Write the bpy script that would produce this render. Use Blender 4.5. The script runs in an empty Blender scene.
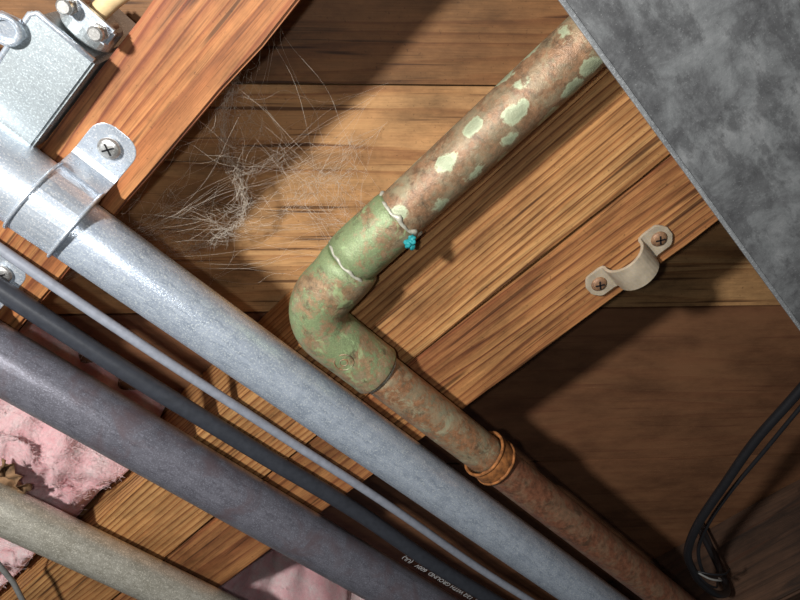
import bpy, bmesh, math, random
from mathutils import Vector, Matrix, noise
random.seed(7)
H=1.2            # height of the joist bottoms above the crawl-space ground, metres
MM=0.001
def W(p): return Vector((p[0]*MM,p[1]*MM,H+p[2]*MM))
scene=bpy.context.scene
col=scene.collection

# ------------------------------------------------------------------ materials
class NT:
    def __init__(s,name):
        s.m=bpy.data.materials.new(name); s.m.use_nodes=True
        s.t=s.m.node_tree; s.n=s.t.nodes; s.n.clear()
        s.out=s.n.new('ShaderNodeOutputMaterial'); s.b=s.n.new('ShaderNodeBsdfPrincipled')
        s.L(s.b.outputs[0],s.out.inputs[0])
        s.tc=s.n.new('ShaderNodeTexCoord')
    def L(s,a,b): s.t.links.new(a,b)
    def put(s,sock,v):
        if isinstance(v,bpy.types.NodeSocket): s.L(v,sock)
        else: sock.default_value=v
    def mp(s,vec,scale=(1,1,1),rot=(0,0,0),loc=(0,0,0)):
        n=s.n.new('ShaderNodeMapping'); n.inputs['Scale'].default_value=scale
        n.inputs['Rotation'].default_value=rot; n.inputs['Location'].default_value=loc
        s.L(vec,n.inputs[0]); return n.outputs[0]
    def noise(s,vec,scale,detail=3,rough=.55,dist=0):
        n=s.n.new('ShaderNodeTexNoise'); n.inputs['Scale'].default_value=scale
        n.inputs['Detail'].default_value=detail; n.inputs['Roughness'].default_value=rough
        n.inputs['Distortion'].default_value=dist
        s.L(vec,n.inputs['Vector']); return n.outputs['Fac']
    def vor(s,vec,scale,feat='F1',rand=1):
        n=s.n.new('ShaderNodeTexVoronoi'); n.feature=feat; n.inputs['Scale'].default_value=scale
        n.inputs['Randomness'].default_value=rand
        s.L(vec,n.inputs['Vector']); return n
    def math(s,op,a,b=0,c=0,clamp=False):
        n=s.n.new('ShaderNodeMath'); n.operation=op; n.use_clamp=clamp
        s.put(n.inputs[0],a); s.put(n.inputs[1],b)
        if op in('MULTIPLY_ADD',): s.put(n.inputs[2],c)
        return n.outputs[0]
    def ramp(s,f,stops,interp='LINEAR'):
        n=s.n.new('ShaderNodeValToRGB'); e=n.color_ramp; e.interpolation=interp
        while len(e.elements)<len(stops): e.elements.new(.5)
        for el,(p,c) in zip(e.elements,stops):
            el.position=p; el.color=(c[0],c[1],c[2],1) if hasattr(c,'__len__') else (c,c,c,1)
        s.L(f,n.inputs[0]); return n.outputs[0]
    def mix(s,f,a,b,mode='MIX'):
        n=s.n.new('ShaderNodeMix'); n.data_type='RGBA'; n.blend_type=mode
        s.put(n.inputs[0],f)
        for i,v in((6,a),(7,b)):
            if isinstance(v,tuple): n.inputs[i].default_value=(v[0],v[1],v[2],1)
            else: s.L(v,n.inputs[i])
        return n.outputs[2]
    def bump(s,h,strength=.3,dist=.0005):
        n=s.n.new('ShaderNodeBump'); n.inputs['Strength'].default_value=strength
        n.inputs['Distance'].default_value=dist
        s.L(h,n.inputs['Height']); s.L(n.outputs[0],s.b.inputs['Normal'])
    def sep(s,vec):
        n=s.n.new('ShaderNodeSeparateXYZ'); s.L(vec,n.inputs[0]); return n.outputs
    def fin(s,colr,rough=.6,metal=0,spec=.5):
        s.put(s.b.inputs['Base Color'],colr if not isinstance(colr,tuple) else (*colr,1))
        s.put(s.b.inputs['Roughness'],rough); s.put(s.b.inputs['Metallic'],metal)
        s.b.inputs['Specular IOR Level'].default_value=spec
        return s.m

def wood(name,light,mid,dark,pitch=3.,amp=18.,diag=False,seed=0,stain=.5,stainc=(.25,.08,.03),rough=.6,zk=.6,planks=None,fibc=1.):
    s=NT(name)
    v=s.mp(s.tc.outputs['Object'],(1000,1000,1000),loc=(seed*37,seed*91,0))
    if diag: v=s.mp(v,rot=(0,0,math.radians(-45)))
    xyz=s.sep(v)
    if planks:   # shift the figure from plank to plank
        cell=s.math('FLOOR',s.math('DIVIDE',s.math('ADD',xyz[0],planks[1]),planks[0]))
        cmb=s.n.new('ShaderNodeCombineXYZ')
        s.L(xyz[0],cmb.inputs[0]); s.L(xyz[1],cmb.inputs[1])
        s.L(s.math('MULTIPLY_ADD',cell,173.,xyz[2]),cmb.inputs[2]); v=cmb.outputs[0]; xyz=s.sep(v)
    vl=s.mp(v,(1,.07,1))
    n1=s.noise(vl,.018,2,.5)
    n2=s.noise(vl,.09,2,.5)
    val=s.math('ADD',s.math('MULTIPLY',n1,amp),s.math('MULTIPLY',n2,1.8))
    val=s.math('ADD',val,s.math('DIVIDE',s.math('ADD',xyz[0],s.math('MULTIPLY',xyz[2],zk)),pitch*2.2))
    fr=s.math('FRACT',val)
    ring=s.ramp(fr,[(0,light),(.3,light),(.7,mid),(.88,dark),(.97,mid),(1,light)])
    fade=s.noise(s.mp(v,(1,.06,1)),.05,2,.5)
    ring=s.mix(s.ramp(fade,[(.35,.75),(.65,.15)]),ring,tuple(.55*a+.45*b for a,b in zip(light,mid)))if planks else s.mix(s.ramp(fade,[(.4,.5),(.6,0)]),ring,mid)
    fib=s.noise(s.mp(v,(1,.02,1)),1.6,3,.6)
    lo=1-.38*fibc
    c=s.mix(1,ring,s.ramp(fib,[(.3,lo),(.55,1.),(.75,1+.12*fibc)]),'MULTIPLY')
    big=s.noise(s.mp(v,(1,.15,1)),.025,3,.6)
    c=s.mix(s.math('MULTIPLY',s.ramp(big,[(.42,0),(.68,1)]),stain),c,stainc,'MIX')
    blot=s.noise(s.mp(v,(1,.4,1)),.035,6,.7)
    c=s.mix(1,c,s.ramp(blot,[(.3,.4),(.58,1.05)]),'MULTIPLY')
    st=s.noise(s.mp(v,(1,.035,1)),.32,2,.5)
    c=s.mix(s.math('MULTIPLY',s.ramp(st,[(.61,0),(.68,1)]),.75),c,(.05,.018,.008))
    gs=s.noise(v,.5,3,.7)
    c=s.mix(s.math('MULTIPLY',s.ramp(gs,[(.63,0),(.70,1)]),.45),c,(.04,.02,.01))
    if planks:
        dk=s.math('LESS_THAN',cell,-1.5); up=s.math('GREATER_THAN',cell,-.5)
        smooth=s.mix(s.ramp(blot,[(.3,0),(.65,1)]),(.085,.034,.017),(.17,.072,.036))
        c=s.mix(s.math('MULTIPLY',dk,.88),c,smooth)
        c=s.mix(s.math('MULTIPLY',up,.85),c,s.mix(1,c,(.36,.29,.25),'MULTIPLY'))  # planks past the upper seam: shade of the recess multiplied into their colour
    hgt=s.math('ADD',s.math('MULTIPLY',fib,.7),s.math('MULTIPLY',fr,.4))
    s.bump(hgt,.35,.0004)
    return s.fin(c,rough,0,.35)

m_j1=wood('fir_joist',(.52,.235,.085),(.38,.14,.048),(.17,.048,.02),pitch=2.2,amp=12,seed=1,stain=.7,stainc=(.20,.052,.025))
m_dja=wood('fir_joist_orange',(.60,.325,.125),(.44,.195,.066),(.15,.056,.022),pitch=1.8,amp=9,seed=2,stain=.4,stainc=(.24,.085,.034))
m_djb=wood('fir_joist_red',(.50,.24,.088),(.36,.145,.052),(.13,.043,.02),pitch=2.4,amp=13,seed=5,stain=.7,stainc=(.20,.062,.028))
m_j3=wood('old_joist',(.09,.045,.025),(.06,.03,.016),(.03,.016,.01),pitch=3,amp=12,seed=9,stain=.5,stainc=(.05,.025,.015))
m_sub=wood('subfloor_plank',(.56,.33,.145),(.46,.24,.095),(.28,.125,.05),pitch=6,amp=9,diag=True,seed=0,stain=.4,stainc=(.24,.10,.045),planks=(140.,67.2),fibc=.5)

def galv(name,base,dark,metal=.55,rough=.38,sx=.02,spot=.5,tint=None,sc=.12,streak=.6,bmp=.12):
    s=NT(name); v=s.mp(s.tc.outputs['Object'],(1000,1000,1000))
    vx=s.mp(v,(sx,1,1))
    a=s.noise(vx,.7,3,.6); b=s.noise(v,sc,5,.7); f=s.noise(v,1.3,3,.7)
    g=s.noise(s.mp(v,(.25,1,1)),.5,4,.7)
    c=s.mix(s.math('MULTIPLY',s.ramp(a,[(.35,0),(.75,1)]),streak),base,dark)
    c=s.mix(s.math('MULTIPLY',s.ramp(b,[(.42,0),(.62,1)]),spot),c,dark)
    c=s.mix(s.ramp(g,[(.52,0),(.64,.6)]),c,dark)
    c=s.mix(s.ramp(f,[(.53,0),(.62,.7)]),c,tuple(min(1,x*1.55) for x in base))
    if tint:
        t=s.noise(v,.05,4,.6,.5); c=s.mix(s.ramp(t,[(.5,0),(.66,.7)]),c,tint)
    s.bump(f,bmp,.0003)
    return s.fin(c,s.math('MULTIPLY_ADD',b,.3,rough-.15),metal,.8)
m_cond=galv('galvanized_steel',(.60,.68,.79),(.29,.35,.44),.5,.30,streak=.4,spot=.5,bmp=.35)
m_strap=galv('zinc_strap',(.64,.71,.79),(.38,.44,.52),.6,.31,sx=1,streak=.3)
m_dark=galv('tarnished_pipe',(.23,.23,.27),(.10,.098,.12),.45,.33,tint=(.17,.12,.13),streak=.4,bmp=.3)
m_brass=galv('dirty_galvanized',(.60,.58,.50),(.30,.28,.22),.5,.32,sx=.3,streak=.5,bmp=.3)
m_box=galv('box_steel',(.54,.60,.62),(.32,.37,.40),.6,.36,sx=1,sc=.07)
def duct():
    s=NT('duct_sheet_metal'); v=s.mp(s.tc.outputs['Object'],(1000,1000,1000))
    b=s.noise(v,.045,6,.7,.3); h=s.noise(s.mp(v,(.5,1,1)),.12,5,.7); f=s.noise(v,1.2,3,.7)
    vo=s.vor(v,.16)
    c=s.ramp(b,[(.34,(.09,.093,.097)),(.47,(.165,.17,.175)),(.54,(.22,.23,.235)),(.68,(.32,.33,.335))])
    c=s.mix(s.ramp(h,[(.5,0),(.6,.6)]),c,(.085,.086,.09))
    c=s.mix(.35,c,s.ramp(vo.outputs['Distance'],[(0,.65),(.8,1.2)]),'MULTIPLY')
    c=s.mix(s.ramp(f,[(.6,0),(.72,.5)]),c,(.45,.46,.46))
    s.bump(f,.2,.0004)
    return s.fin(c,s.math('MULTIPLY_ADD',b,.4,.18),.4,.6)
m_duct=duct()
m_lip=galv('duct_hem',(.40,.42,.43),(.2,.21,.22),.5,.4)
m_screw=galv('screw_steel',(.6,.6,.58),(.35,.34,.32),.8,.35,sx=1)
m_rusty=galv('rusty_screw',(.33,.18,.09),(.15,.08,.05),.3,.6,sx=1)

def patina(name,copper,green,white,glo,ghi,gmax=.9,spots=False,film=.6):
    s=NT(name); v=s.mp(s.tc.outputs['Object'],(1000,1000,1000))
    a=s.noise(v,.05,5,.7,.6); b=s.noise(v,.35,4,.7); f=s.noise(v,1.8,3,.7); h=s.noise(v,.12,4,.65,.3)
    c=s.mix(s.ramp(b,[(.35,0),(.65,1)]),copper,tuple(x*.5 for x in copper))
    c=s.mix(s.ramp(h,[(.47,0),(.59,film)]),c,(.30,.26,.165))
    g=s.math('ADD',s.math('MULTIPLY',a,.65),s.math('MULTIPLY',b,.35))
    gc=s.mix(s.ramp(f,[(.35,0),(.65,1)]),green,tuple(x*.55 for x in green))
    c=s.mix(s.math('MULTIPLY',s.ramp(g,[(glo,0),(ghi,1)]),gmax),c,gc)
    pz=s.noise(v,.075,4,.7,.8)
    c=s.mix(s.math('MULTIPLY',s.ramp(pz,[(.57,0),(.64,1)]),gmax*.75),c,tuple(min(1,x*1.4) for x in green))
    c=s.mix(s.ramp(f,[(.6,0),(.72,.5)]),c,white)
    dk=s.noise(v,.1,5,.75,.5)
    c=s.mix(s.ramp(dk,[(.34,.7),(.45,0)]),c,(.07,.045,.028))
    if spots:
        wrp=s.n.new('ShaderNodeTexNoise'); wrp.inputs['Scale'].default_value=.12; s.L(v,wrp.inputs['Vector'])
        va=s.n.new('ShaderNodeVectorMath'); va.operation='MULTIPLY_ADD'; s.L(wrp.outputs['Color'],va.inputs[0]); va.inputs[1].default_value=(5,5,5); s.L(v,va.inputs[2])
        vo=s.vor(s.mp(va.outputs[0],(1.1,.75,1)),.092,rand=.85)
        dd=s.math('ADD',vo.outputs['Distance'],s.math('MULTIPLY',s.math('SUBTRACT',b,.5),.4))
        dd=s.math('ADD',dd,s.math('MULTIPLY',s.math('SUBTRACT',h,.5),.25))
        sp=s.ramp(dd,[(.31,1),(.38,0)])
        rim=s.ramp(dd,[(.2,.7),(.33,1)])
        c=s.mix(s.math('MULTIPLY',sp,.85),c,s.mix(1,rim,(.42,.49,.32),'MULTIPLY'))
    s.bump(s.math('ADD',b,s.math('MULTIPLY',f,.5)),.45,.0007)
    return s.fin(c,.45,.2,.45)
m_cu_up=patina('copper_patina_spotted',(.31,.175,.095),(.27,.27,.17),(.46,.43,.33),.50,.62,.35,True,.5)
m_cu_el=patina('copper_patina_green',(.34,.22,.12),(.26,.36,.175),(.50,.52,.38),.455,.535,.85)
m_cu_lo=patina('copper_patina_brown',(.36,.18,.09),(.31,.32,.21),(.50,.50,.42),.48,.60,.6)
m_cu_lo2=patina('copper_brown',(.27,.11,.06),(.23,.17,.11),(.30,.27,.20),.58,.70,.3,False,.25)

def plain(name,c,rough=.6,metal=0,var=.3,sc=.3,spec=.4,bmp=.2):
    s=NT(name); v=s.mp(s.tc.outputs['Object'],(1000,1000,1000))
    a=s.noise(v,sc,4,.6)
    cc=s.mix(s.ramp(a,[(.3,0),(.7,1)]),c,tuple(x*(1-var) for x in c))
    s.bump(a,bmp,.0005)
    return s.fin(cc,rough,metal,spec)
m_solder=plain('solder',(.55,.54,.44),.5,.2,.5,.5)
m_flux=plain('teal_flux_residue',(.02,.28,.30),.5)
m_rust=plain('rusty_iron',(.42,.16,.045),.75,.1,.75,.3)
m_grayc=plain('gray_cable_jacket',(.27,.29,.34),.45,0,.25)
m_blackc=plain('black_cable_jacket',(.04,.044,.054),.4,0,.3)
m_black=plain('black_rubber',(.013,.013,.015),.4,0,.2)
m_cream=plain('cream_cable_jacket',(.68,.50,.27),.5,0,.2)
m_text=plain('white_print',(.5,.5,.5),.6)
m_web=plain('cobweb_silk',(.66,.58,.48),.9)
m_clip=plain('beige_plastic',(.50,.42,.31),.4,0,.4,.12,.5)
m_clip.node_tree.nodes['Principled BSDF'].inputs['Subsurface Weight'].default_value=.2
m_clip.node_tree.nodes['Principled BSDF'].inputs['Subsurface Radius'].default_value=(.003,.002,.001)
m_wire=plain('gray_wire',(.42,.42,.4),.4,.4)
m_paper=plain('torn_kraft_facing',(.35,.2,.1),.8,0,.8,.15)
m_fib=plain('fiberglass_strand',(1,.74,.75),.9)
def pink():
    s=NT('pink_fiberglass'); v=s.mp(s.tc.outputs['Object'],(1000,1000,1000))
    a=s.noise(v,.06,5,.65); b=s.noise(v,.6,6,.85,1.)
    c=s.ramp(a,[(.3,(.97,.48,.52)),(.5,(1,.64,.66)),(.7,(1,.84,.83))])
    c=s.mix(1,c,s.ramp(b,[(.3,.78),(.55,1.)]),'MULTIPLY')
    s.bump(b,.8,.003)
    s.b.inputs['Subsurface Weight'].default_value=.2
    s.b.inputs['Subsurface Radius'].default_value=(.012,.008,.008)
    return s.fin(c,.95,0,.1)
m_pink=pink()

# ------------------------------------------------------------------ geometry helpers
def obj(name,bm,mat,parent=None,smooth=True):
    me=bpy.data.meshes.new(name); 
    bmesh.ops.recalc_face_normals(bm,faces=bm.faces)
    bm.to_mesh(me); bm.free()
    o=bpy.data.objects.new(name,me); col.objects.link(o)
    me.materials.append(mat)
    for p in me.polygons: p.use_smooth=smooth
    if parent: o.parent=parent
    return o
def empty(name):
    o=bpy.data.objects.new(name,None); o.empty_display_size=.02; col.objects.link(o); return o
def tube_bm(bm,pts,rad,seg=32,caps=True):
    pts=[Vector(p) for p in pts]; n=len(pts)
    if not hasattr(rad,'__len__'): rad=[rad]*n
    t0=(pts[1]-pts[0]).normalized()
    u=t0.orthogonal().normalized(); rings=[]
    for i,p in enumerate(pts):
        t=(pts[min(i+1,n-1)]-pts[max(i-1,0)])
        t=t.normalized() if t.length>1e-9 else t0
        u=(u-t*u.dot(t)).normalized(); w=t.cross(u)
        rings.append([bm.verts.new(W(p+(u*math.cos(a)+w*math.sin(a))*rad[i])) for a in [2*math.pi*k/seg for k in range(seg)]])
    for a,b in zip(rings,rings[1:]):
        for k in range(seg): bm.faces.new((a[k],a[(k+1)%seg],b[(k+1)%seg],b[k]))
    if caps: bm.faces.new(rings[0]); bm.faces.new(rings[-1][::-1])
def tube(name,pts,rad,mat,parent=None,seg=32,smooth=True):
    bm=bmesh.new(); tube_bm(bm,pts,rad,seg); return obj(name,bm,mat,parent,smooth)
def line(a,b,step=8,wob=0,seed=0):
    a=Vector(a);b=Vector(b);n=max(2,int((b-a).length/step)); o=[]
    for i in range(n+1):
        p=a.lerp(b,i/n)
        if wob: p=p+Vector((0,noise.noise(Vector((p.x*.008,seed,0)))*wob,noise.noise(Vector((p.x*.008,seed+9,3)))*wob))
        o.append(p)
    return o
def box(name,x,y,z,mat,parent=None,bev=.8,cuts=0,wear=0,seed=0):
    bm=bmesh.new(); bmesh.ops.create_cube(bm,size=1)
    for v in bm.verts:
        v.co=Vector(((x[0]+x[1])/2+v.co.x*(x[1]-x[0]),(y[0]+y[1])/2+v.co.y*(y[1]-y[0]),(z[0]+z[1])/2+v.co.z*(z[1]-z[0])))
    if bev: bmesh.ops.bevel(bm,geom=bm.edges[:],offset=bev,segments=2,affect='EDGES')
    if cuts:
        es=[e for e in bm.edges if abs(e.verts[0].co.y-e.verts[1].co.y)>(y[1]-y[0])*.8]
        bmesh.ops.subdivide_edges(bm,edges=es,cuts=cuts)
        for v in bm.verts:
            q=v.co*.03+Vector((seed*10,0,0)); v.co.x+=noise.noise(q)*wear; v.co.z+=noise.noise(q+Vector((5,5,5)))*wear*.6
    for v in bm.verts: v.co=W(v.co)
    return obj(name,bm,mat,parent,False)
def cyl(name,c,axis,r,h,mat,parent=None,seg=24,bev=0):
    c=Vector(c);a=Vector(axis).normalized()*h/2
    if bev: return tube(name,[c-a,c-a*(1-2*bev/h),c+a*(1-2*bev/h),c+a],[r-bev,r,r,r-bev],mat,parent,seg,False)
    return tube(name,[c-a,c+a],r,mat,parent,seg,False)
def screw(name,x,y,z,r,mat,parent,mslot=m_black):
    bm=bmesh.new(); pr=[(0,r),(-.8,r),(-1.6,r*.8),(-2.1,r*.45),(-2.2,.01)]
    tube_bm(bm,[(x,y,z+a+ .2) for a,_ in pr],[b for _,b in pr],20); obj(name,bm,mat,parent)
    a=math.radians(30)
    for k in range(2):
        bm=bmesh.new(); bmesh.ops.create_cube(bm,size=1)
        for v in bm.verts:
            p=Vector((v.co.x*r*1.1,v.co.y*.7,v.co.z*.5))
            p=Matrix.Rotation(a+k*math.pi/2,3,'Z')@p; v.co=W((p.x+x,p.y+y,p.z+z-1.95))
        obj(name+'_slot_%d'%(k+1),bm,mslot,parent,False)
def ribbon(name,prof,xc,half,th,mat,par):
    """bent strap: profile (y,z) with a half-width per point"""
    bm=bmesh.new(); n=len(prof); P=[Vector((0,a,b)) for a,b in prof]; rows=[]
    for i,p in enumerate(P):
        t=(P[min(i+1,n-1)]-P[max(i-1,0)]).normalized(); nn=Vector((0,-t.z,t.y)); h=half[i]
        rows.append([bm.verts.new(W((xc+x,*(p+nn*s)[1:]))) for x,s in((-h,0),(h,0),(h,th),(-h,th))])
    for a,b in zip(rows,rows[1:]):
        for k in range(4): bm.faces.new((a[k],a[(k+1)%4],b[(k+1)%4],b[k]))
    bm.faces.new(rows[0]); bm.faces.new(rows[-1][::-1])
    o=obj(name,bm,mat,par,False); m=o.modifiers.new('b','BEVEL'); m.width=.0003; m.segments=2; m.limit_method='ANGLE'
    return o

# ------------------------------------------------------------------ room: joists + diagonal plank subfloor
box('ceiling_joist',(1,38.5),(-1100,420),(0,76),m_j1,None,1.2,60,1.2,1)
dj=empty('doubled_ceiling_joist')
box('joist_board_1',(-151,-102),(-1100,420),(0,76),m_dja,dj,1.0,60,.9,2)
box('joist_board_2',(-197,-152.6),(-1100,420),(.6,76),m_djb,dj,1.4,60,1.2,3)
box('ceiling_joist.001',(-560,-515),(-1100,420),(0,76),m_j3,None,1.5,60,1.2,4)
box('ceiling_joist.002',(255,295),(-1100,420),(0,76),m_j1,None,1.5,60,1.2,5)
bm=bmesh.new()
for k in range(-9,6):
    s0=-95+198*k; w0=s0+.8; w1=s0+198-.8
    vs=[]
    for z in (75.5+ (k%3)*.6,95):
        for sx,L in((w0,-1500),(w1,-1500),(w1,1500),(w0,1500)):
            vs.append(bm.verts.new(W(((sx+L)/2-100,(sx-L)/2+100,z))))
    for f in((0,1,2,3),(7,6,5,4),(0,4,5,1),(1,5,6,2),(2,6,7,3),(3,7,4,0)): bm.faces.new([vs[i] for i in f])
obj('ceiling',bm,m_sub,None,False)

# ------------------------------------------------------------------ copper water pipe
cp=empty('copper_water_pipe')
Zp=-15.; YL=-126.5
tube('upper_pipe',line((-82,-66,Zp),(-80,330,Zp),6),11.3,m_cu_up,cp,48)
tube('sleeve',[(-82,-60,Zp),(-82,-61,Zp),(-82,-64,Zp),(-82,-86,Zp),(-82,-92,Zp)],[11.2,12.2,12.6,12.8,12.4],m_cu_el,cp,48)
R0=18; cx,cy=-85.5-R0,YL+R0
pts=[(-83.3,-91,Zp),(-83.4,-91.5,Zp),(-84,-95,Zp),(-85,-101,Zp)]; rr=[12.4,13.3,13.7,13.6]
for i in range(0,19):
    a=math.radians(i*5); pts.append((cx+R0*math.cos(a),cy-R0*math.sin(a),Zp)); rr.append(13.6)
pts+=[(-115,YL,Zp),(-129,YL,Zp),(-133,YL,Zp),(-134,YL,Zp),(-134.6,YL,Zp)]; rr+=[13.5,13.5,13.7,13.2,11.5]
tube('elbow_fitting',pts,rr,m_cu_el,cp,56)
def torus(name,c,axis,R_,r_,mat,par,wob=.4,seed=0,seg=64):
    c=Vector(c);a=Vector(axis).normalized();u=a.orthogonal().normalized();w=a.cross(u)
    bm=bmesh.new();rings=[]
    for i in range(seg):
        t=2*math.pi*i/seg; dvec=u*math.cos(t)+w*math.sin(t)
        q=noise.noise(Vector((math.cos(t)*3,math.sin(t)*3,seed)))*wob
        rings.append([bm.verts.new(W(c+a*q*2+dvec*(R_+q*.3+ (r_+q*.5)*math.cos(s))+a*(r_+q*.9)*math.sin(s))) for s in [2*math.pi*k/10 for k in range(10)]])
    for i in range(seg):
        A=rings[i];B=rings[(i+1)%seg]
        for k in range(10): bm.faces.new((A[k],A[(k+1)%10],B[(k+1)%10],B[k]))
    return obj(name,bm,mat,par)
torus('solder_joint_1',(-82,-60.5,Zp),(0,1,0),11.4,.9,m_solder,cp,.9,1)
torus('solder_joint_2',(-82.9,-91,Zp),(0,1,0),12.7,.75,m_solder,cp,.9,2)
torus('solder_joint_3',(-135,YL,Zp),(1,0,0),11.3,.8,m_solder,cp,.6,3)
torus('fitting_mark',(-112,YL,Zp-13.2),(0,0,1),4.4,.35,m_cu_lo,cp,.1,5)
torus('fitting_mark_inner',(-112,YL,Zp-13.4),(0,0,1),1.8,.3,m_cu_lo,cp,.1,6)
def blob(name,c,r,mat,par,seed=0,n=3):
    bm=bmesh.new()
    for k in range(n):
        o=Vector((random.uniform(-1,1),random.uniform(-1,1),random.uniform(-.5,.5)))*r*.8
        g=bmesh.ops.create_icosphere(bm,subdivisions=3,radius=r*random.uniform(.5,.9))
        for v in g['verts']:
            v.co=W(Vector(c)+o+v.co*(1+noise.noise(v.co*.8+Vector((seed,k,0)))*.5))
    return obj(name,bm,mat,par)
blob('flux_drip',(-90,-64,-25.5),2.5,m_flux,cp,1,5)
tube('lower_pipe',line((-133,YL,Zp),(-222,YL,Zp),6),11.,m_cu_lo,cp,48)
tube('lower_pipe_far',line((-222,YL,Zp),(-900,YL-4,Zp),8),11.3,m_cu_lo2,cp,48)

rh=empty('rusty_pipe_hanger_ring')
bm=bmesh.new(); n=56; rg=[]
for i in range(n):
    t=2*math.pi*i/n; rad=[12.0,13.2]; row=[]
    for x,rx in((-4.2,0),(-4.6,1),(4.6,1),(4.2,0)):
        r_=rad[rx]+ .25*noise.noise(Vector((math.cos(t)*2,math.sin(t)*2,x)))
        row.append(bm.verts.new(W((-222+x,YL+r_*math.cos(t),Zp+r_*math.sin(t)))))
    rg.append(row)
for i in range(n):
    A=rg[i];B=rg[(i+1)%n]
    for k in range(4): bm.faces.new((A[k],A[(k+1)%4],B[(k+1)%4],B[k]))
o=obj('ring_band',bm,m_rust,rh); mb=o.modifiers.new('b','BEVEL'); mb.width=.0004; mb.segments=2
torus('ring_lip_1',(-217,YL,Zp),(1,0,0),13.0,.9,m_rust,rh,.3,7)
torus('ring_lip_2',(-227,YL,Zp),(1,0,0),13.0,.9,m_rust,rh,.3,8)

# ------------------------------------------------------------------ conduits
def conduit(name,y,z,r,x0,x1,mat,y1=None):
    e=empty(name); tube('tube',line((x0,y,z),(x1,y if y1 is None else y1,z),12),r,mat,e,48); return e
ca=conduit('galvanized_conduit',-158,-15.5,13.8,400,-1000,m_cond,-166)
tube('coupling',[(220,-157,-15.5),(12,-158,-15.5),(9.5,-158,-15.5),(9,-158,-15.5)],[15.4,15.4,15.1,13.9],m_strap,ca,48)
def onehole(name,yc,zc,r,x0,x1,tab=26,sr=4.6):
    e=empty(name); xc=(x0+x1)/2; hw=(x1-x0)/2
    pr=[];hf=[]
    y0=yc+r+1
    for k in range(7):
        a=math.radians(8+k*13.6); pr.append((y0+tab-hw*.8*(1-math.cos(a)),-.3)); hf.append(hw*math.sin(a)**.7)
    for y,z in((y0+tab*.45,-.3),(y0+4,-.3),(y0+1.2,-1.6),(y0+.2,-5)): pr.append((y,z)); hf.append(hw)
    for i in range(0,25):
        a=math.radians(20-i*9.3); pr.append((yc+(r+.6)*math.cos(a),zc+(r+.6)*math.sin(a))); hf.append(hw)
    ribbon('band',pr,xc,hf,-1.1,m_strap,e)
    screw('screw',xc,y0+tab*.6,-1.5,sr,m_screw,e)
    for s in(-1,1):
        bm=bmesh.new()
        tube_bm(bm,[Vector((xc+s*(hw-.8),yc+(r+1.1)*math.cos(a),zc+(r+1.1)*math.sin(a))) for a in [math.radians(20-i*9.3) for i in range(25)]],.7,10)
        obj('rolled_rim_%d'%(s+2),bm,m_strap,e)
    return e
onehole('conduit_strap',-158,-15.5,15.6,9,29,22)
onehole('conduit_strap.001',-241,-15.5,14.6,12,30,22)
conduit('tarnished_pipe',-241,-15.5,14.6,420,-1000,m_dark,-247)
conduit('brass_colored_pipe',-335,-16,12.2,420,-1000,m_brass,-341)
tube('gray_cable',line((300,-196,-6),(-700,-203,-6),14,7,2),2.5,m_grayc,None,20)
bk=empty('black_power_cable')
tube('jacket',line((400,-214,-7),(-700,-219,-7),14,4,5),4.7,m_blackc,bk,24)
cu=bpy.data.curves.new('print','FONT'); cu.body='TYPE NM-B  12/2 WITH GROUND  600V   (UL)'; cu.size=.0046; cu.extrude=.00003
to=bpy.data.objects.new('jacket_print',cu); col.objects.link(to); to.parent=bk; cu.materials.append(m_text)
to.location=W((-345,-219.5,-12.1)); to.rotation_euler=(math.pi,0,math.radians(-.4))
tube('hanging_wire',[(20,-352,-30),(-30,-352,-30),(-60,-356,-28),(-84,-374,-27),(-109,-399,-27),(-140,-430,-28),(-180,-470,-28)],1.5,m_wire,None,10)

# ------------------------------------------------------------------ bare two-hole strap on the doubled joist
tb=empty('two_hole_pipe_strap')
yc=-4.; pr=[];hf=[]
def add(y,z,h): pr.append((y,z));hf.append(h)
HW=7.2
for k in range(5): add(yc+23-k*1.1,-.4,HW*math.sin(math.radians(18+k*18)))
add(yc+12.5,-.4,HW);add(yc+10.2,-1.2,HW);add(yc+9.2,-3,HW)
for i in range(1,16):
    a=math.radians(-i*11.25); add(yc+9.2*math.cos(a),-4+9.2*math.sin(a),HW)
add(yc-9.2,-3,HW);add(yc-10.2,-1.2,HW);add(yc-12.5,-.4,HW)
for k in range(4,-1,-1): add(yc-23+k*1.1,-.4,HW*math.sin(math.radians(18+k*18)))
ribbon('strap_band',pr,-182,hf,1.5,m_clip,tb)
screw('screw_1',-182,yc+17,-1.5,3.9,m_rusty,tb); screw('screw_2',-182,yc-17,-1.5,3.9,m_rusty,tb)

# ------------------------------------------------------------------ sheet-metal duct
du=empty('sheet_metal_duct')
bm=bmesh.new()
prof=[(29.4,-60),(46,-30),(420,-30),(436,-60)]
nx=40; rows=[]
for i in range(nx+1):
    x=260-i*(1360/nx)
    rows.append([bm.verts.new(W((x,y,z))) for y,z in prof])
for a,b in zip(rows,rows[1:]):
    for k in range(4): bm.faces.new((a[k],a[(k+1)%4],b[(k+1)%4],b[k]))
bm.faces.new(rows[0]);bm.faces.new(rows[-1])
obj('duct_body',bm,m_duct,du,False)
box('hem',(-1100,260),(29.2,30.6),(-60.9,-59.2),m_lip,du,.3)

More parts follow.
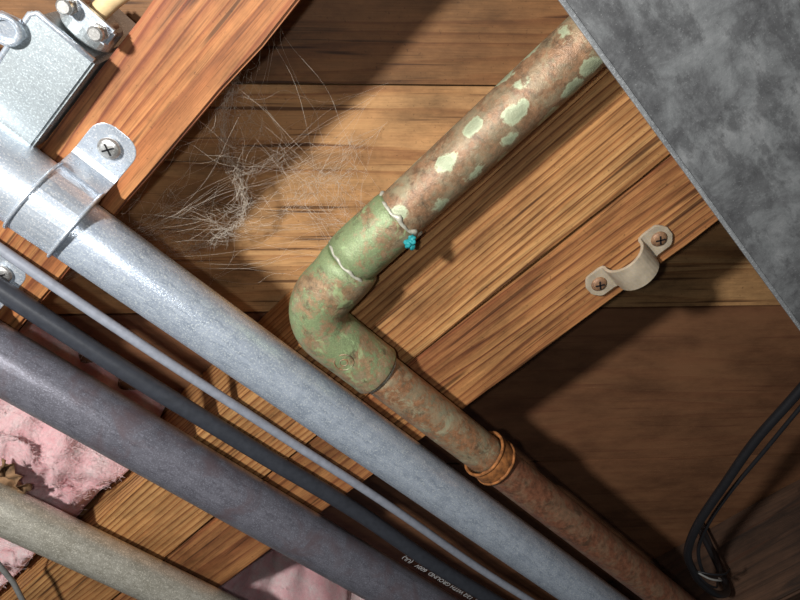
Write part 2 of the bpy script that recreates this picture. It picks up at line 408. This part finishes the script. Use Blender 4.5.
# ------------------------------------------------------------------ junction box with cable clamp
jb=empty('metal_junction_box')
box('box_body',(39.5,63),(-149,-100),(-9,60),m_box,jb,2.0)
box('cover',(39.2,64),(-150.5,-98.8),(-11.5,-9),m_box,jb,1.0)
tube('rolled_edge',[(63.6,-150,-11)]+line((63.6,-149,-11),(63.6,-101,-11),6)+[(62,-99,-11),(40,-99,-11)],1.1,m_strap,jb,12)
cyl('connector_collar',(50,-94,4),(0,1,0),10,10,m_box,jb,32,1)
cyl('locknut',(66,-110,-13),(.2,.1,1),6,3,m_strap,jb,6,.6)
torus('locknut_ring',(66,-110,-15),(.2,.1,1),4.6,1.2,m_strap,jb,.1,3)
box('clamp_saddle',(40,60),(-93,-86),(-9,-5),m_strap,jb,1)
for i,x in enumerate((44,56)):
    tube('clamp_screw_%d'%(i+1),[(x,-89.5,-15),(x,-89.5,-14.4),(x,-89.5,-12.5),(x,-89.5,-12.4),(x,-89.5,6)],[2.0,2.7,2.7,1.5,1.5],m_screw,jb,16,False)
    cyl('clamp_nut_%d'%(i+1),(x,-89.5,-9.6),(0,0,1),3.2,2.2,m_screw,jb,6,.4)
tube('cream_electrical_cable',[(50,-96,2),(50,-88,1),(48.5,-80,-1),(46,-70,-3),(43.2,-50,-3),(42.6,0,0),(43,60,4),(43,200,10)],3.4,m_cream,None,20)

# ------------------------------------------------------------------ pink insulation
def fluff(name,x,y,z,seed,amp=13,res=2.5,nf=1600,ymin=-520):
    bm=bmesh.new(); nx=int((x[1]-x[0])/res); ny=int((y[1]-y[0])/res)
    g=[]; sp=[]
    for i in range(nx+1):
        r=[]
        for j in range(ny+1):
            px=x[0]+(x[1]-x[0])*i/nx; py=y[0]+(y[1]-y[0])*j/ny
            q=Vector((px,py,seed*50))
            hh=abs(noise.noise(q*.022))*amp*1.9
            hh+=abs(noise.noise(q*.055+Vector((9,3,1))))*amp*1.1
            hh+=abs(noise.noise(q*.13))*amp*.5+noise.noise(q*.3)*amp*.15+noise.noise(q*.7)*amp*.08
            ey=min(1,max(0,(y[1]-py)/38)); ex=min(1,max(0,min(px-x[0],x[1]-px)/12))
            base=z[1]+(z[0]-z[1])*math.sqrt(ey*(2-ey))*(.75+.25*math.sqrt(ex))
            jx=noise.noise(q*.07+Vector((0,0,30)))*4*ex
            jy=noise.noise(q*.05+Vector((0,0,60)))*26*(1 if j==ny else ey*.5+.5)
            p=(px+jx,py+jy,base+hh*ey); r.append(bm.verts.new(W(p)))
            if py>ymin and ex>.3: sp.append(p)
        g.append(r)
    for i in range(nx):
        for j in range(ny): bm.faces.new((g[i][j],g[i+1][j],g[i+1][j+1],g[i][j+1]))
    o=obj(name,bm,m_pink,None)
    c=bpy.data.curves.new(name+'_fibers','CURVE'); c.dimensions='3D'; c.bevel_depth=.00008; c.bevel_resolution=0; c.materials.append(m_fib)
    for k in range(nf):
        p=Vector(random.choice(sp)); d=Vector((random.uniform(-1,1),random.uniform(-1,1),random.uniform(-.4,.1)))*random.uniform(3,9)
        s=c.splines.new('POLY'); s.points.add(4)
        bnd=Vector((random.uniform(-1,1),random.uniform(-1,1),random.uniform(-.5,.3)))*3
        for i in range(5):
            t=i/4; s.points[i].co=(*W(p+d*(t-.5)+bnd*(4*t*(1-t)-.6)),1)
    fo=bpy.data.objects.new('loose_fibers',c); col.objects.link(fo); fo.parent=o
    return o
fluff('pink_insulation',(-100,0),(-760,-292),(1,74),1,12,2.5,5000,-470)
fluff('pink_insulation.001',(-510,-199),(-760,-345),(10,74),3,13,4,3500,-440)
fluff('pink_insulation.002',(40,253),(-760,-300),(2,74),4,13,5,10)
bm=bmesh.new(); g=[]
for i in range(15):
    r=[]
    for j in range(10):
        q=Vector((i*.35,j*.35,2)); r.append(bm.verts.new(W((-34-i*1.7+noise.noise(q)*6,-310-j*2.0-i*.9+noise.noise(q+Vector((4,4,4)))*5,-9+noise.noise(q+Vector((9,1,4)))*9))))
    g.append(r)
for i in range(14):
    for j in range(9): bm.faces.new((g[i][j],g[i+1][j],g[i+1][j+1],g[i][j+1]))
o=obj('torn_insulation_facing',bm,m_paper,None); sm=o.modifiers.new('s','SOLIDIFY'); sm.thickness=.0006

# ------------------------------------------------------------------ loose black cable at the right
def spline(ctrl,n=10):
    c=[Vector(p) for p in ctrl]; c=[c[0]*2-c[1]]+c+[c[-1]*2-c[-2]]; o=[]
    for i in range(1,len(c)-2):
        for k in range(n):
            t=k/n; a,b,cc,d=c[i-1:i+3]
            o.append(.5*((2*b)+(cc-a)*t+(2*a-5*b+4*cc-d)*t*t+(3*b-a-3*cc+d)*t**3))
    o.append(c[-2]); return o
lc=empty('loose_black_cable')
tube('cable',spline([(-270,90,-14),(-311,22,-10),(-332,-15,-8),(-352,-45,-8),(-374,-76,-8),(-398,-96,-6),(-420,-104,-5),(-440,-108,-4),(-470,-108,0),(-500,-106,20),(-508,-104,75)]),2.6,m_black,lc,20)
tube('cable_second_strand',spline([(-284,92,-10),(-326,22,-6),(-350,-16,-4),(-368,-46,-3),(-386,-72,-3),(-406,-90,-2),(-424,-99,-4),(-444,-102,0),(-480,-100,20),(-500,-98,75)]),1.2,m_black,lc,16)
for k in range(3):
    a=k*1.5
    tube('frayed_wire_%d'%k,spline([(-424,-104,-4),(-430-3*k,-100+4*math.cos(a),-8),(-438-5*k,-96+6*math.cos(a),-7),(-448-4*k,-94+8*math.cos(a+.6),0)],6),.7,m_wire if k%2 else m_black,lc,8)

# ------------------------------------------------------------------ cobwebs
cwc=bpy.data.curves.new('cobweb','CURVE'); cwc.dimensions='3D'; cwc.bevel_depth=.00006; cwc.bevel_resolution=0; cwc.materials.append(m_web)
col.objects.link(bpy.data.objects.new('cobweb',cwc))
def strand(a,b,sag=4,jit=2,n=14,rmin=.4,rmax=1.2):
    a=Vector(a);b=Vector(b); s=cwc.splines.new('POLY'); s.points.add(n)
    ph=random.random()*50
    for i in range(n+1):
        t=i/n; p=a.lerp(b,t); p.z-=sag*math.sin(math.pi*t)
        e=math.sin(math.pi*t)**.5 if 0<t<1 else 0
        p+=Vector((noise.noise(Vector((ph,t*3,0))),noise.noise(Vector((ph,t*3,9))),noise.noise(Vector((ph,t*3,19)))))*jit*2*e
        w=W(p); s.points[i].co=(*w,1); s.points[i].radius=random.uniform(rmin,rmax)
def j(p,r=4): return (p[0]+random.uniform(-r,r),p[1]+random.uniform(-r,r),p[2]+random.uniform(-r,r))
hub=[(1,-78,36),(-3,-92,40),(-10,-105,42),(-19,-115,44),(-31,-119,44),(-41,-127,45),(-47,-140,46),(-46,-155,50),(-40,-172,52)]
for a,b in zip(hub,hub[1:]):
    for k in range(8): strand(j(a,1.4),j(b,1.4),0,2.5,10,.6,1.8)
nodes=[(-20,-165,40),(-8,-178,30),(-30,-182,45),(-14,-150,35),(-30,-150,50),(-62,-98,50),(-72,-82,50),(-62,-115,50),(-60,-70,60),(-20,-95,50),(-40,-100,55),(-80,-98,40)]+hub
walls=[(1,-50,20),(1,-75,12),(1,-100,10),(1,-125,15),(1,-150,15),(1,-175,8),(1,-190,10),(1,-210,20),(-56,-45,75),(-70,-60,75),(-101,-75,30),(-101,-95,30),(-101,-115,20),(-60,-100,75),(-30,-180,75),(-60,-180,60),(-20,-215,75),(-40,-70,75)]
def onwall(a): return (a[0],a[1]+random.uniform(-9,9),a[2]+(random.uniform(-7,7) if a[2]<70 else 0))
for a in walls:
    for k in range(4): strand(onwall(a),j(random.choice(nodes),3),3,4,18,.3,.9)
for a in nodes:        # sheet of connected silk: each node ties to its nearest neighbours
    near=sorted(nodes,key=lambda q:(Vector(q)-Vector(a)).length)[1:6]
    for b in near:
        for k in range(2): strand(j(a,6),j(b,6),2,4,14,.3,1.1)
for k in range(44):
    a=random.choice(walls);b=random.choice(walls)
    if abs(a[0]-b[0])>15: strand(onwall(a),onwall(b),5,5,24,.3,.8)
for k in range(24):     # dust clumps
    h=j(random.choice(hub[3:]),3); strand(h,j(h,4),0,2,6,.8,1.8)

# ------------------------------------------------------------------ light
def light(name,p,e,r,c):
    l=bpy.data.lights.new(name,'POINT'); l.energy=e; l.shadow_soft_size=r; l.color=c
    o=bpy.data.objects.new(name,l); o.location=W(p); col.objects.link(o)
light('work_light',(225,-70,-320),12.5,.015,(1,.98,.95))
light('phone_flash',(18,-12,-262),.9,.004,(1,.98,.96))
w=bpy.data.worlds.new('World'); scene.world=w; w.use_nodes=True
w.node_tree.nodes['Background'].inputs[0].default_value=(.9,.93,1,1); w.node_tree.nodes['Background'].inputs[1].default_value=.035
scene.view_settings.view_transform='Standard'

# ------------------------------------------------------------------ camera
R=Matrix(((-0.69177,0.59557,0.40835),(0.72,0.61208,0.32703),(-0.05518,0.52024,-0.85223)))
cam=bpy.data.cameras.new('camera'); cam.sensor_width=36; cam.lens=27; cam.clip_start=.005
c=bpy.data.objects.new('camera',cam); c.matrix_world=Matrix.Translation(W((0,0,-250)))@R.to_4x4(); col.objects.link(c); scene.camera=c
